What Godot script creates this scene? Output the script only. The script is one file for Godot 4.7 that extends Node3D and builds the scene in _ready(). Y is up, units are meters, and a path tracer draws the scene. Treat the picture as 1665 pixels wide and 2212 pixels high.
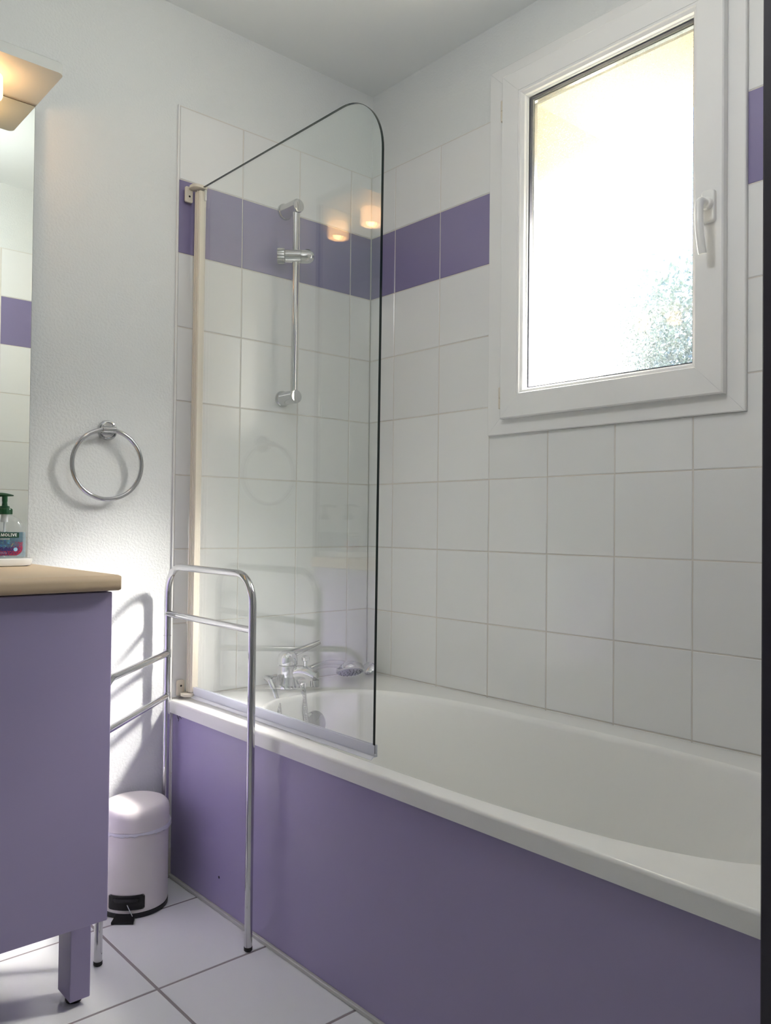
extends Node3D
# A small white and lavender bathroom: wall_back carries the mirror, wall_right the window; y up, metres.

# ---------------------------------------------------------------- mesh builder
class Mb:
	var tri := PackedVector3Array()
	var uvs := PackedVector2Array()
	var mark := 0
	var xf := Transform3D.IDENTITY

	func t(a: Vector3, b: Vector3, c: Vector3) -> void:
		tri.append(xf * a); tri.append(xf * b); tri.append(xf * c)

	func q(a: Vector3, b: Vector3, c: Vector3, d: Vector3) -> void:
		t(a, b, c); t(a, c, d)

	func begin() -> void:
		mark = tri.size()

	func close() -> void:      # turn what was added since begin() outwards
		var vol := 0.0
		var o := tri[mark] if tri.size() > mark else Vector3.ZERO
		for i in range(mark, tri.size(), 3):
			vol += (tri[i] - o).dot((tri[i + 1] - o).cross(tri[i + 2] - o))
		if vol < 0.0:
			for i in range(mark, tri.size(), 3):
				var k := tri[i + 1]
				tri[i + 1] = tri[i + 2]
				tri[i + 2] = k

	func box(lo: Vector3, hi: Vector3, r := 0.0) -> Mb:
		begin()
		var c := (lo + hi) * 0.5
		var h := (hi - lo) * 0.5
		r = minf(r, minf(h.x, minf(h.y, h.z)) * 0.9)
		if r <= 0.0:
			var p: Array[Vector3] = []
			for k in 8:
				p.append(c + Vector3(h.x if k & 1 else -h.x, h.y if k & 2 else -h.y, h.z if k & 4 else -h.z))
			q(p[0], p[2], p[3], p[1]); q(p[4], p[5], p[7], p[6]); q(p[0], p[1], p[5], p[4])
			q(p[2], p[6], p[7], p[3]); q(p[0], p[4], p[6], p[2]); q(p[1], p[3], p[7], p[5])
			close()
			return self
		var s: Array[float] = [-1.0, 1.0]
		for ax in 3:
			var u := (ax + 1) % 3
			var v := (ax + 2) % 3
			for sg in s:
				var f: Array[Vector3] = []
				for k in [[-1, -1], [1, -1], [1, 1], [-1, 1]]:
					var w := Vector3.ZERO
					w[ax] = sg * h[ax]
					w[u] = k[0] * (h[u] - r)
					w[v] = k[1] * (h[v] - r)
					f.append(c + w)
				if sg > 0: q(f[0], f[1], f[2], f[3])
				else: q(f[3], f[2], f[1], f[0])
			for su in s:
				for sv in s:
					var e: Array[Vector3] = []
					for k in [[-1, 0], [1, 0], [1, 1], [-1, 1]]:
						var w := Vector3.ZERO
						w[ax] = k[0] * (h[ax] - r)
						w[u] = su * (h[u] - (r if k[1] == 1 else 0.0))
						w[v] = sv * (h[v] - (0.0 if k[1] == 1 else r))
						e.append(c + w)
					if su * sv < 0: q(e[0], e[1], e[2], e[3])
					else: q(e[3], e[2], e[1], e[0])
		for sx in s:
			for sy in s:
				for sz in s:
					var a := c + Vector3(sx * h.x, sy * (h.y - r), sz * (h.z - r))
					var b := c + Vector3(sx * (h.x - r), sy * h.y, sz * (h.z - r))
					var d := c + Vector3(sx * (h.x - r), sy * (h.y - r), sz * h.z)
					if sx * sy * sz > 0: t(a, b, d)
					else: t(a, d, b)
		close()
		return self

	func loft(rings: Array, caps := true, shut := true) -> Mb:   # rings of equal length, joined one to the next
		begin()
		for i in rings.size() - 1:
			var a: PackedVector3Array = rings[i]
			var b: PackedVector3Array = rings[i + 1]
			var n := a.size()
			for k in (n if shut else n - 1):
				q(a[k], a[(k + 1) % n], b[(k + 1) % n], b[k])
		if caps:
			for e in [0, rings.size() - 1]:
				var r: PackedVector3Array = rings[e]
				var m := Vector3.ZERO
				for p in r: m += p
				m /= r.size()
				for k in r.size():
					if e == 0: t(m, r[(k + 1) % r.size()], r[k])
					else: t(m, r[k], r[(k + 1) % r.size()])
		close()
		return self

	func lathe(prof: Array, n := 24, cap := true) -> Mb:   # [radius, height] pairs round the y axis
		var rings := []
		for p in prof:
			var r := PackedVector3Array()
			for k in n:
				var an := TAU * k / n
				r.append(Vector3(p[0] * cos(an), p[1], p[0] * sin(an)))
			rings.append(r)
		return loft(rings, cap)

	func oval(prof: Array, n := 32, ex := 2.0) -> Mb:   # [half width, half depth, height]
		var rings := []
		for p in prof:
			var r := PackedVector3Array()
			for k in n:
				var an := TAU * k / n
				r.append(Vector3(p[0] * signf(cos(an)) * pow(absf(cos(an)), 2.0 / ex), p[2], p[1] * signf(sin(an)) * pow(absf(sin(an)), 2.0 / ex)))
			rings.append(r)
		return loft(rings, true)

	func tube(path: PackedVector3Array, rad: float, n := 14, radii := PackedFloat32Array()) -> Mb:
		var rings := []
		var up := Vector3.UP
		if absf((path[1] - path[0]).normalized().dot(up)) > 0.9: up = Vector3.RIGHT
		for i in path.size():
			var d := (path[mini(i + 1, path.size() - 1)] - path[maxi(i - 1, 0)]).normalized()
			var side := d.cross(up).normalized()
			up = side.cross(d).normalized()
			var r := PackedVector3Array()
			var rr := rad if radii.is_empty() else radii[i]
			for k in n:
				var an := TAU * k / n
				r.append(path[i] + (side * cos(an) + up * sin(an)) * rr)
			rings.append(r)
		return loft(rings, true)

	func prism(poly: PackedVector2Array, lo: float, hi: float, bev := 0.0) -> Mb:   # outline in xy, pulled along z, its front edge chamfered
		begin()
		var n := poly.size()
		var top := poly
		if bev > 0.0:
			var off := Geometry2D.offset_polygon(poly, -bev, Geometry2D.JOIN_MITER)
			if off.size() == 1 and off[0].size() == n:
				top = PackedVector2Array()
				for p in poly:       # keep the points in step
					var best := 0
					for k in n:
						if off[0][k].distance_to(p) < off[0][best].distance_to(p): best = k
					top.append(off[0][best])
			else: bev = 0.0
		var ccw := not Geometry2D.is_polygon_clockwise(poly)
		for k in n:
			var a := poly[k]
			var b := poly[(k + 1) % n]
			var at := top[k]
			var bt := top[(k + 1) % n]
			var f := [Vector3(a.x, a.y, lo), Vector3(b.x, b.y, lo), Vector3(b.x, b.y, hi - bev), Vector3(a.x, a.y, hi - bev), Vector3(bt.x, bt.y, hi), Vector3(at.x, at.y, hi)]
			if not ccw: f = [f[1], f[0], f[3], f[2], f[5], f[4]]
			q(f[0], f[1], f[2], f[3])
			if bev > 0.0: q(f[3], f[2], f[4], f[5])
		for e in 2:
			var pl := poly if e == 0 else top
			var ix := Geometry2D.triangulate_polygon(pl)
			var z := lo if e == 0 else hi
			for k in range(0, ix.size(), 3):
				var a := pl[ix[k]]
				var b := pl[ix[k + 1]]
				var c := pl[ix[k + 2]]
				var up := (b - a).cross(c - a) > 0.0
				if up == (e == 1): t(Vector3(a.x, a.y, z), Vector3(b.x, b.y, z), Vector3(c.x, c.y, z))
				else: t(Vector3(a.x, a.y, z), Vector3(c.x, c.y, z), Vector3(b.x, b.y, z))
		close()
		return self

	func mesh(crease := 38.0) -> ArrayMesh:   # faces that meet under the crease angle share a smooth normal
		var n := tri.size() / 3
		var fn := PackedVector3Array()
		fn.resize(n)
		var at := {}
		for i in n:
			fn[i] = (tri[i * 3 + 1] - tri[i * 3]).cross(tri[i * 3 + 2] - tri[i * 3])
			for k in 3:
				var key := Vector3i((tri[i * 3 + k] * 50000.0).round())
				if not at.has(key): at[key] = PackedInt32Array()
				at[key].append(i)
		var lim := cos(deg_to_rad(crease))
		var v := PackedVector3Array()
		var nr := PackedVector3Array()
		var unit := PackedVector3Array()
		unit.resize(n)
		for i in n: unit[i] = fn[i].normalized()
		for i in n:
			for k in [0, 2, 1]:
				var p := tri[i * 3 + k]
				var s := Vector3.ZERO
				for j in at[Vector3i((p * 50000.0).round())]:
					if unit[j].dot(unit[i]) > lim: s += fn[j]
				v.append(p)
				nr.append(s.normalized() if s.length_squared() > 0.0 else Vector3.UP)
		var arr := []
		arr.resize(Mesh.ARRAY_MAX)
		arr[Mesh.ARRAY_VERTEX] = v
		arr[Mesh.ARRAY_NORMAL] = nr
		if uvs.size() == tri.size():
			var u := PackedVector2Array()
			for i in n:
				for k in [0, 2, 1]: u.append(uvs[i * 3 + k])
			arr[Mesh.ARRAY_TEX_UV] = u
		var m := ArrayMesh.new()
		m.add_surface_from_arrays(Mesh.PRIMITIVE_TRIANGLES, arr)
		return m

# ---------------------------------------------------------------- nodes
func part(called: String, b, mat: Material, parent: Node3D = self, label := "", crease := 38.0) -> MeshInstance3D:
	var o := MeshInstance3D.new()
	o.name = called
	o.mesh = b.mesh(crease) if b is Mb else b
	o.material_override = mat
	o.cast_shadow = GeometryInstance3D.SHADOW_CASTING_SETTING_ON
	if label: o.set_meta("label", label)
	parent.add_child(o, true)
	return o

func thing(called: String, label: String, category: String, at := Vector3.ZERO) -> Node3D:
	var o := Node3D.new()
	o.name = called
	add_child(o, true)
	o.position = at
	o.set_meta("label", label)
	o.set_meta("category", category)
	return o

func struct(called: String, b, mat: Material) -> MeshInstance3D:
	var o := part(called, b, mat)
	o.set_meta("kind", "structure")
	return o

func tilted(at: Vector3, axis_from: Vector3, axis_to: Vector3) -> Transform3D:
	var ax := axis_from.cross(axis_to)
	if ax.length() < 1e-5: return Transform3D(Basis.IDENTITY, at)
	return Transform3D(Basis(ax.normalized(), axis_from.angle_to(axis_to)), at)

func mat(c: Color, rough: float, metal := 0.0, spec := 0.5) -> StandardMaterial3D:
	var m := StandardMaterial3D.new()
	m.albedo_color = c
	m.roughness = rough
	m.metallic = metal
	m.metallic_specular = spec
	return m

func relief(m: StandardMaterial3D, noise: FastNoiseLite, cm: float, per_metre: float, size := 512) -> void:
	var t := NoiseTexture2D.new()
	t.width = size; t.height = size
	t.seamless = true
	t.noise = noise
	m.heightmap_enabled = true
	m.heightmap_texture = t
	m.heightmap_scale = cm
	m.uv1_triplanar = true
	m.uv1_world_triplanar = true
	m.uv1_scale = Vector3.ONE * per_metre

func noise(freq: float, octaves := 3, kind := FastNoiseLite.TYPE_SIMPLEX_SMOOTH, seed_ := 7) -> FastNoiseLite:
	var n := FastNoiseLite.new()
	n.noise_type = kind
	n.frequency = freq
	n.fractal_octaves = octaves
	n.seed = seed_
	return n

func pane(c: Color, alpha: float, rough := 0.02) -> StandardMaterial3D:
	var m := mat(Color(c.r, c.g, c.b, alpha), rough)
	m.transparency = BaseMaterial3D.TRANSPARENCY_ALPHA
	return m

func arc(path: PackedVector3Array, centre: Vector3, u: Vector3, v: Vector3, r: float, n := 8) -> void:   # a quarter turn from u to v
	for k in n + 1:
		var an := PI / 2 * k / n
		path.append(centre + (u * cos(an) + v * sin(an)) * r)

func round_rect(w: float, h: float, r: float, n := 6) -> PackedVector2Array:
	var p := PackedVector2Array()
	for k in [[1, 1, 0.0], [-1, 1, PI / 2], [-1, -1, PI], [1, -1, 3 * PI / 2]]:
		for j in n + 1:
			var an: float = k[2] + PI / 2 * j / n
			p.append(Vector2(k[0] * (w / 2 - r) + r * cos(an), k[1] * (h / 2 - r) + r * sin(an)))
	return p

var M := {}
const FILL_LAMP := 0.225  # strength of the added fill lamp overhead

func _ready() -> void:
	# ------------------------------------------------------------ camera
	var cam := Camera3D.new()
	cam.name = "camera"
	cam.position = Vector3(-1.71509, 0.94804, 2.02258)
	cam.basis = Basis.from_euler(Vector3(0.0157193, -0.7243467, 0.0105399))
	cam.fov = 64.2357
	cam.near = 0.02
	cam.far = 200.0
	add_child(cam)
	cam.current = true
	# ------------------------------------------------------------ sky, sun, daylight, exposure
	var env := Environment.new()
	var sky := Sky.new()
	var sm := ProceduralSkyMaterial.new()
	sm.sky_top_color = Color(0.52, 0.68, 0.92)
	sm.sky_horizon_color = Color(0.88, 0.92, 0.97)
	sm.ground_bottom_color = Color(0.55, 0.53, 0.5)
	sm.ground_horizon_color = Color(0.75, 0.74, 0.72)
	sm.sky_energy_multiplier = 1.0
	sky.sky_material = sm
	env.background_mode = Environment.BG_SKY
	env.sky = sky
	env.background_energy_multiplier = 5.0
	env.tonemap_mode = Environment.TONE_MAPPER_LINEAR
	env.tonemap_exposure = 1.1
	env.sdfgi_enabled = true
	env.ssao_enabled = true
	env.ssil_enabled = true
	var we := WorldEnvironment.new()
	we.name = "sky"
	we.environment = env
	add_child(we)
	var sun := DirectionalLight3D.new()
	sun.name = "sun"
	sun.light_color = Color(1.0, 0.98, 0.955)
	sun.light_energy = 44.0
	sun.light_angular_distance = 17.0
	sun.shadow_enabled = true
	add_child(sun)
	sun.look_at_from_position(Vector3.ZERO, Vector3(-1.0, -1.20, -0.81))
	materials()
	build_shell()
	build_window()
	build_tub()
	build_screen()
	build_vanity()
	build_rack()
	build_bin()
	build_bath_fittings()
	build_wall_fittings()
	build_basin_top()
	build_added_fill_lamp()

func materials() -> void:
	M.paint = mat(Color(0.875, 0.885, 0.88), 0.75, 0.0, 0.3)
	var pn := noise(0.055, 2)
	relief(M.paint, pn, 0.07, 4.0)
	M.ceil = mat(Color(0.91, 0.92, 0.915), 0.9, 0.0, 0.2)
	M.grout = mat(Color(0.84, 0.82, 0.79), 0.85, 0.0, 0.2)
	M.tile = []
	for k in 3: M.tile.append(mat(Color(0.91, 0.912, 0.908).darkened(0.008 * k), 0.13))
	M.purple_tile = []
	for k in 3: M.purple_tile.append(mat(Color(0.535, 0.505, 0.645).darkened(0.02 * k), 0.2))
	M.floor_tile = []
	for k in 3: M.floor_tile.append(mat(Color(0.965, 0.97, 0.968).darkened(0.01 * k), 0.2, 0.0, 0.5))
	M.floor_grout = mat(Color(0.60, 0.57, 0.575), 0.9)
	M.laminate = mat(Color(0.632, 0.598, 0.74), 0.3, 0.0, 0.5)
	M.plastic = mat(Color(0.92, 0.92, 0.91), 0.28)
	M.bracket = mat(Color(0.88, 0.85, 0.79), 0.35)
	M.enamel = mat(Color(0.94, 0.94, 0.93), 0.1, 0.0, 0.5)
	M.chrome = mat(Color(0.80, 0.80, 0.81), 0.07, 1.0)
	M.steel = mat(Color(0.7, 0.7, 0.7), 0.25, 1.0)
	M.black = mat(Color(0.045, 0.045, 0.055), 0.45)
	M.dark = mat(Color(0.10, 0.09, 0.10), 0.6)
	M.glass = pane(Color(0.75, 0.88, 0.80), 0.035)
	M.glass_edge = mat(Color(0.03, 0.10, 0.085), 0.12)
	M.mirror = mat(Color(0.93, 0.95, 0.93), 0.0, 1.0)
	M.worktop = mat(Color(0.83, 0.74, 0.62), 0.45)
	M.bin = mat(Color(0.90, 0.88, 0.865), 0.42)
	M.bag = mat(Color(0.93, 0.93, 0.95), 0.3)
	M.bag.backlight_enabled = true
	M.bag.backlight = Color(0.5, 0.5, 0.5)
	M.seal = mat(Color(0.93, 0.94, 0.98, 0.62), 0.3)
	M.seal.transparency = BaseMaterial3D.TRANSPARENCY_ALPHA
	M.render = mat(Color(0.60, 0.565, 0.50), 0.9)
	M.leaf = mat(Color(0.36, 0.44, 0.44), 0.8)
	M.jamb = mat(Color(0.16, 0.14, 0.19), 0.5)
	M.green = mat(Color(0.03, 0.27, 0.14), 0.35)
	M.frame = mat(Color(0.92, 0.92, 0.915), 0.25)
	M.canopy = mat(Color(0.80, 0.81, 0.79), 0.4)
	M.trim = mat(Color(0.78, 0.78, 0.76), 0.4)
	M.rubber = mat(Color(0.22, 0.23, 0.27), 0.6)

# ---------------------------------------------------------------- the setting
const ROWS := [2.081, 1.881, 1.680, 1.479, 1.278, 1.077, 0.8765, 0.6757, 0.476, 0.276, 0.075]
const WIN := [0.5175, 1.237, 1.197, 2.208]     # z from, z to, y from, y to of the window frame

func tile_cells(columns: Array, hole: Array) -> Array:    # outlines [polygon, row]
	var out := []
	var g := 0.0014
	for r in ROWS.size() - 1:
		for c in columns.size() - 1:
			var a := Vector2(columns[c] + g, ROWS[r + 1] + g)
			var b := Vector2(columns[c + 1] - g, ROWS[r] - g)
			var cell := PackedVector2Array([a, Vector2(b.x, a.y), b, Vector2(a.x, b.y)])
			if hole.is_empty():
				out.append([cell, r])
				continue
			var h := PackedVector2Array([Vector2(hole[0], hole[2]), Vector2(hole[1], hole[2]), Vector2(hole[1], hole[3]), Vector2(hole[0], hole[3])])
			for p in Geometry2D.clip_polygons(cell, h):
				var lo := p[0]
				var hi := p[0]
				for k in p:
					lo = lo.min(k); hi = hi.max(k)
				if hi.x - lo.x > 0.004 and hi.y - lo.y > 0.004: out.append([p, r])
	return out

func lay_tiles(wall: Node3D, columns: Array, hole: Array, place: Transform3D) -> void:
	var rng := RandomNumberGenerator.new()
	rng.seed = 11 + columns.size()
	var shared := {}
	for cell in tile_cells(columns, hole):
		var poly: PackedVector2Array = cell[0]
		var c := Vector2.ZERO
		for p in poly: c += p
		c /= poly.size()
		var key := ""
		var local := PackedVector2Array()
		for p in poly:
			local.append(p - c)
			key += "%d,%d;" % [roundi((p.x - c.x) * 5000), roundi((p.y - c.y) * 5000)]
		if not shared.has(key): shared[key] = Mb.new().prism(local, -0.005, 0.0, 0.0012).mesh(20.0)
		var kind: Array = M.purple_tile if cell[1] == 1 else M.tile
		var o := part("purple_tile" if cell[1] == 1 else "tile", shared[key], kind[rng.randi() % 3], wall)
		var tip := Basis.from_euler(Vector3(rng.randf_range(-0.0018, 0.0018), rng.randf_range(-0.0018, 0.0018), 0))
		o.transform = place * Transform3D(tip, Vector3(c.x, c.y, rng.randf_range(-0.0004, 0.0002)))

func build_shell() -> void:
	# wall_back: plaster, tiled behind the tub
	var wb := struct("wall_back", Mb.new().box(Vector3(-2.7, -0.1, -0.2), Vector3(0.27, 2.45, -0.0035)), M.paint)
	part("grout", Mb.new().box(Vector3(-0.686, 0.0, -0.0045), Vector3(0.0, 2.082, -0.0015)), M.grout, wb)
	part("tile_edging", Mb.new().box(Vector3(-0.6905, 0.42, -0.004), Vector3(-0.6855, 2.083, 0.001), 0.001), M.plastic, wb)
	lay_tiles(wb, [-0.685, -0.485, -0.285, -0.085, 0.0], [], Transform3D.IDENTITY)
	# wall_right: thick, with the window opening
	var b := Mb.new()
	b.box(Vector3(0.004, -0.1, -0.2), Vector3(0.045, 1.197, 3.4))
	b.box(Vector3(0.004, 2.208, -0.2), Vector3(0.045, 2.45, 3.4))
	b.box(Vector3(0.004, 1.197, -0.2), Vector3(0.045, 2.208, 0.5175))
	b.box(Vector3(0.004, 1.197, 1.237), Vector3(0.045, 2.208, 3.4))
	var wr := struct("wall_right", b, M.paint)
	b = Mb.new()
	b.box(Vector3(0.045, -0.1, -0.2), Vector3(0.365, 1.29, 3.4))
	b.box(Vector3(0.045, 2.095, -0.2), Vector3(0.365, 2.45, 3.4))
	b.box(Vector3(0.045, 1.29, -0.2), Vector3(0.365, 2.095, 0.64))
	b.box(Vector3(0.045, 1.29, 1.13), Vector3(0.365, 2.095, 3.4))
	part("outer_masonry", b, M.render, wr, "cream rendered outer wall seen through the window")
	b = Mb.new()
	b.box(Vector3(0.0015, 0.0, 0.0), Vector3(0.0042, 1.197, 1.6))
	b.box(Vector3(0.0015, 1.197, 0.0), Vector3(0.0042, 2.082, 0.5175))
	b.box(Vector3(0.0015, 1.197, 1.237), Vector3(0.0042, 2.082, 1.6))
	part("grout", b, M.grout, wr)
	lay_tiles(wr, [0.0, 0.1157, 0.3157, 0.5157, 0.7157, 0.9157, 1.1157, 1.3157, 1.5157, 1.6], WIN, Transform3D(Basis(Vector3(0, 0, 1), Vector3(0, 1, 0), Vector3(-1, 0, 0)), Vector3.ZERO))
	# wall_front: the short wall at the foot of the tub, tiled on the tub side
	var wf := struct("wall_front", Mb.new().box(Vector3(-0.72, -0.05, 1.604), Vector3(0.0, 2.4, 1.70)), M.paint)
	part("grout", Mb.new().box(Vector3(-0.69, 0.0, 1.6015), Vector3(0.0, 2.082, 1.6045)), M.grout, wf)
	lay_tiles(wf, [0.0, 0.085, 0.285, 0.485, 0.685], [], Transform3D(Basis(Vector3(-1, 0, 0), Vector3(0, 1, 0), Vector3(0, 0, -1)), Vector3(0, 0, 1.6)))
	# the dark door jamb on the end of that wall
	b = Mb.new()
	b.box(Vector3(-0.742, 0.0, 1.594), Vector3(-0.72, 2.1, 1.71), 0.002)
	var dj := struct("door_1", b, M.jamb)
	dj.set_meta("label", "dark door jamb at the right edge")
	struct("wall_left", Mb.new().box(Vector3(-2.7, -0.1, -0.1), Vector3(-2.6, 2.45, 3.4)), M.paint)
	struct("wall_behind", Mb.new().box(Vector3(-2.7, -0.1, 3.2), Vector3(0.27, 2.45, 3.4)), M.paint)
	struct("ceiling", Mb.new().box(Vector3(-2.7, 2.35, -0.2), Vector3(0.27, 2.5, 3.4)), M.ceil)
	# floor of square tiles
	var fl := struct("floor", Mb.new().box(Vector3(-2.7, -0.12, -0.2), Vector3(0.27, -0.0008, 3.4)), M.floor_grout)
	var rng := RandomNumberGenerator.new()
	rng.seed = 5
	var xs := [-0.674]
	for k in 6: xs.append(-0.945 - 0.3165 * k)
	var zs := [0.0]
	for k in 10: zs.append(0.1535 + 0.3162 * k)
	var shared := {}
	for i in xs.size() - 1:
		for j in zs.size() - 1:
			var w: float = absf(xs[i + 1] - xs[i]) - 0.006
			var h: float = zs[j + 1] - zs[j] - 0.006
			var key := "%.4f %.4f" % [w, h]
			if not shared.has(key): shared[key] = Mb.new().prism(PackedVector2Array([Vector2(-w / 2, -h / 2), Vector2(w / 2, -h / 2), Vector2(w / 2, h / 2), Vector2(-w / 2, h / 2)]), -0.006, 0.0, 0.001).mesh(20.0)
			var o := part("tile", shared[key], M.floor_tile[rng.randi() % 3], fl)
			o.transform = Transform3D(Basis(Vector3.RIGHT, -PI / 2), Vector3((xs[i] + xs[i + 1]) / 2, 0, (zs[j] + zs[j + 1]) / 2))
	struct("baseboard_back", Mb.new().box(Vector3(-2.6, 0.0, -0.004), Vector3(-0.70, 0.075, 0.006), 0.002), M.tile[1])
	struct("trim_1", Mb.new().box(Vector3(-0.688, 0.0, 0.0), Vector3(-0.676, 0.0095, 1.6), 0.0015), M.trim)

# ---------------------------------------------------------------- the window
func mitred(called: String, rect: Array, prof: Array, m: Material, parent: Node3D) -> void:    # four rails, prof of [inwards, x]
	var cs := [Vector3(0, rect[2], rect[0]), Vector3(0, rect[2], rect[1]), Vector3(0, rect[3], rect[1]), Vector3(0, rect[3], rect[0])]
	var ins := [Vector3(0, 1, 1), Vector3(0, 1, -1), Vector3(0, -1, -1), Vector3(0, -1, 1)]
	for k in 4:
		var ends := []
		for e in [k, (k + 1) % 4]:
			var r := PackedVector3Array()
			for p in prof: r.append(cs[e] + ins[e] * p[0] + Vector3(p[1], 0, 0))
			ends.append(r)
		var lo: Vector3 = (ends[1][0] - ends[0][0]).normalized() * 0.0002     # hairline of the mitre
		for i in ends[0].size():
			ends[0][i] += lo
			ends[1][i] -= lo
		part(called, Mb.new().loft(ends), m, parent, "", 20.0)

func build_window() -> void:
	var w := Node3D.new()
	w.name = "window_1"
	add_child(w, true)
	w.set_meta("kind", "structure")
	w.set_meta("label", "white plastic casement window with a frosted pane")
	mitred("frame_rail", WIN, [[0.0, 0.04], [0.0, -0.008], [0.002, -0.010], [0.075, -0.010], [0.075, 0.04]], M.frame, w)
	mitred("sash_rail", [0.577, 1.197, 1.237, 2.168], [[0.0, -0.0102], [0.0, -0.027], [0.003, -0.030], [0.057, -0.030], [0.057, 0.03], [0.022, 0.03]], M.frame, w)
	mitred("glazing_bead", [0.634, 1.140, 1.294, 2.111], [[0.0, 0.0], [0.0, -0.0285], [0.006, -0.0285], [0.008, -0.025], [0.015, -0.021], [0.017, -0.015], [0.020, -0.012], [0.0205, 0.0]], M.frame, w)
	mitred("gasket", [0.6545, 1.1195, 1.3145, 2.0905], [[0.0, 0.002], [0.0, -0.008], [0.003, -0.007], [0.004, 0.002]], M.rubber, w)
	mitred("spacer_bar", [0.6545, 1.1195, 1.3145, 2.0905], [[0.0, 0.019], [0.0, 0.007], [0.006, 0.007], [0.006, 0.019]], M.steel, w)
	var frosted := mat(Color(0.97, 1.0, 1.0, 0.55), 0.5)
	frosted.transparency = BaseMaterial3D.TRANSPARENCY_ALPHA
	var img := Image.create(512, 512, false, Image.FORMAT_RGBA8)
	var fn := noise(0.2, 2)
	for y in 512:
		for x in 512:
			var a := clampf(0.16 + 0.34 * fn.get_noise_3d(cos(TAU * x / 512.0) * 81.5, sin(TAU * x / 512.0) * 81.5, y), 0.03, 0.95)
			img.set_pixel(x, y, Color(1, 1, 1, a))
	frosted.albedo_texture = ImageTexture.create_from_image(img)
	frosted.albedo_color = Color(0.95, 0.98, 0.98, 0.9)
	frosted.uv1_triplanar = true
	frosted.uv1_world_triplanar = true
	frosted.uv1_scale = Vector3.ONE * 2.5
	frosted.backlight_enabled = true
	frosted.backlight = Color(1, 1, 1)
	M.frosted = frosted
	part("frosted_pane", Mb.new().box(Vector3(0.021, 1.30, 0.642), Vector3(0.022, 2.10, 1.13)), frosted, w, "frosted glass pane")
	part("clear_pane", Mb.new().box(Vector3(0.001, 1.31, 0.65), Vector3(0.005, 2.095, 1.124)), pane(Color(0.9, 0.95, 0.93), 0.02), w)
	# outside sill
	part("sill", Mb.new().box(Vector3(0.045, 1.285, 0.62), Vector3(0.39, 1.302, 1.15), 0.003), M.render, w)
	# hinges
	for y in [2.08, 1.295]:
		var h := part("hinge", Mb.new().box(Vector3(-0.012, y - 0.036, 0.571), Vector3(-0.009, y + 0.036, 0.5775), 0.0008), M.steel, w)
		var k := Mb.new()
		k.xf = Transform3D(Basis.IDENTITY, Vector3(-0.019, y, 0.5715))
		k.lathe([[0.0045, -0.029], [0.0055, -0.028], [0.0055, -0.001]], 14)
		k.lathe([[0.0055, 0.0005], [0.0055, 0.028], [0.0045, 0.029]], 14)
		part("hinge_pin", k, M.bracket, h)
	# handle
	var hd := Node3D.new()
	hd.name = "handle"
	w.add_child(hd, true)
	var pl := Mb.new()
	pl.xf = Transform3D(Basis(Vector3(0, 0, 1), Vector3(0, 1, 0), Vector3(-1, 0, 0)), Vector3(-0.0302, 1.644, 1.168))
	pl.prism(round_rect(0.029, 0.070, 0.007), 0.0, 0.011, 0.002)
	part("back_plate", pl, M.plastic, hd)
	var bs := Mb.new()
	bs.xf = Transform3D(Basis(Vector3.BACK, PI / 2), Vector3(-0.0405, 1.647, 1.168))
	bs.lathe([[0.0135, 0.0], [0.0135, 0.008], [0.0125, 0.011], [0.009, 0.013]], 24)
	part("boss", bs, M.plastic, hd)
	var path := PackedVector3Array()
	path.append(Vector3(-0.050, 1.647, 1.168))
	path.append(Vector3(-0.062, 1.647, 1.168))
	arc(path, Vector3(-0.064, 1.633, 1.168), Vector3(0, 1, 0), Vector3(-1, 0, 0), 0.014, 6)
	for k in 8:
		var f := (k + 1) / 8.0
		path.append(Vector3(-0.078 - 0.003 * sin(f * PI) + 0.010 * f * f, 1.633 - 0.100 * f, 1.168 + 0.003 * f))
	part("grip", Mb.new().tube(path, 0.0088, 16), M.plastic, hd)
	# outdoors
	var hg := thing("hedge", "blurred grey-green hedge outdoors seen low through the frosted window pane", "hedge", Vector3(5.4, -0.3, -2.6))
	for k in 9:
		var z := -4.0 + k
		part("stem", Mb.new().tube(PackedVector3Array([Vector3(0, 0, z), Vector3(0.05, 1.2, z + 0.06), Vector3(-0.03, 2.3, z - 0.05)]), 0.03, 8), mat(Color(0.3, 0.25, 0.2), 0.9), hg)
	var lf := Mb.new()       # one folded leaf
	lf.begin()
	for e in [1, -1]:
		lf.t(Vector3(0, 0, -0.07), Vector3(0.035 * e, 0.014, 0.0), Vector3(0, 0, 0.07))
		lf.t(Vector3(0, -0.001, 0.07), Vector3(0.035 * e, 0.013, 0.0), Vector3(0, -0.001, -0.07))
	var mm := MultiMesh.new()
	mm.transform_format = MultiMesh.TRANSFORM_3D
	mm.mesh = lf.mesh(20.0)
	mm.instance_count = 150000
	var rng := RandomNumberGenerator.new()
	rng.seed = 77
	for k in mm.instance_count:
		var y := 0.1 + 3.3 * pow(rng.randf(), 1.05)
		var p := Vector3(rng.randf_range(-0.55, 0.55), y + rng.randf_range(-0.2, 0.35), rng.randf_range(-4.4, 4.4))
		var b3 := Basis.from_euler(Vector3(rng.randf_range(-1.2, 1.2), rng.randf_range(0, TAU), rng.randf_range(-1.2, 1.2))).scaled(Vector3.ONE * rng.randf_range(0.32, 0.6))
		mm.set_instance_transform(k, Transform3D(b3, p))
	var fo := MultiMeshInstance3D.new()
	fo.name = "foliage"
	fo.multimesh = mm
	fo.material_override = M.leaf
	fo.set_meta("kind", "stuff")
	hg.add_child(fo, true)
	struct("ground", Mb.new().box(Vector3(0.365, -0.4, -30), Vector3(40, -0.3, 30)), mat(Color(0.55, 0.55, 0.48), 0.95))

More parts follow.
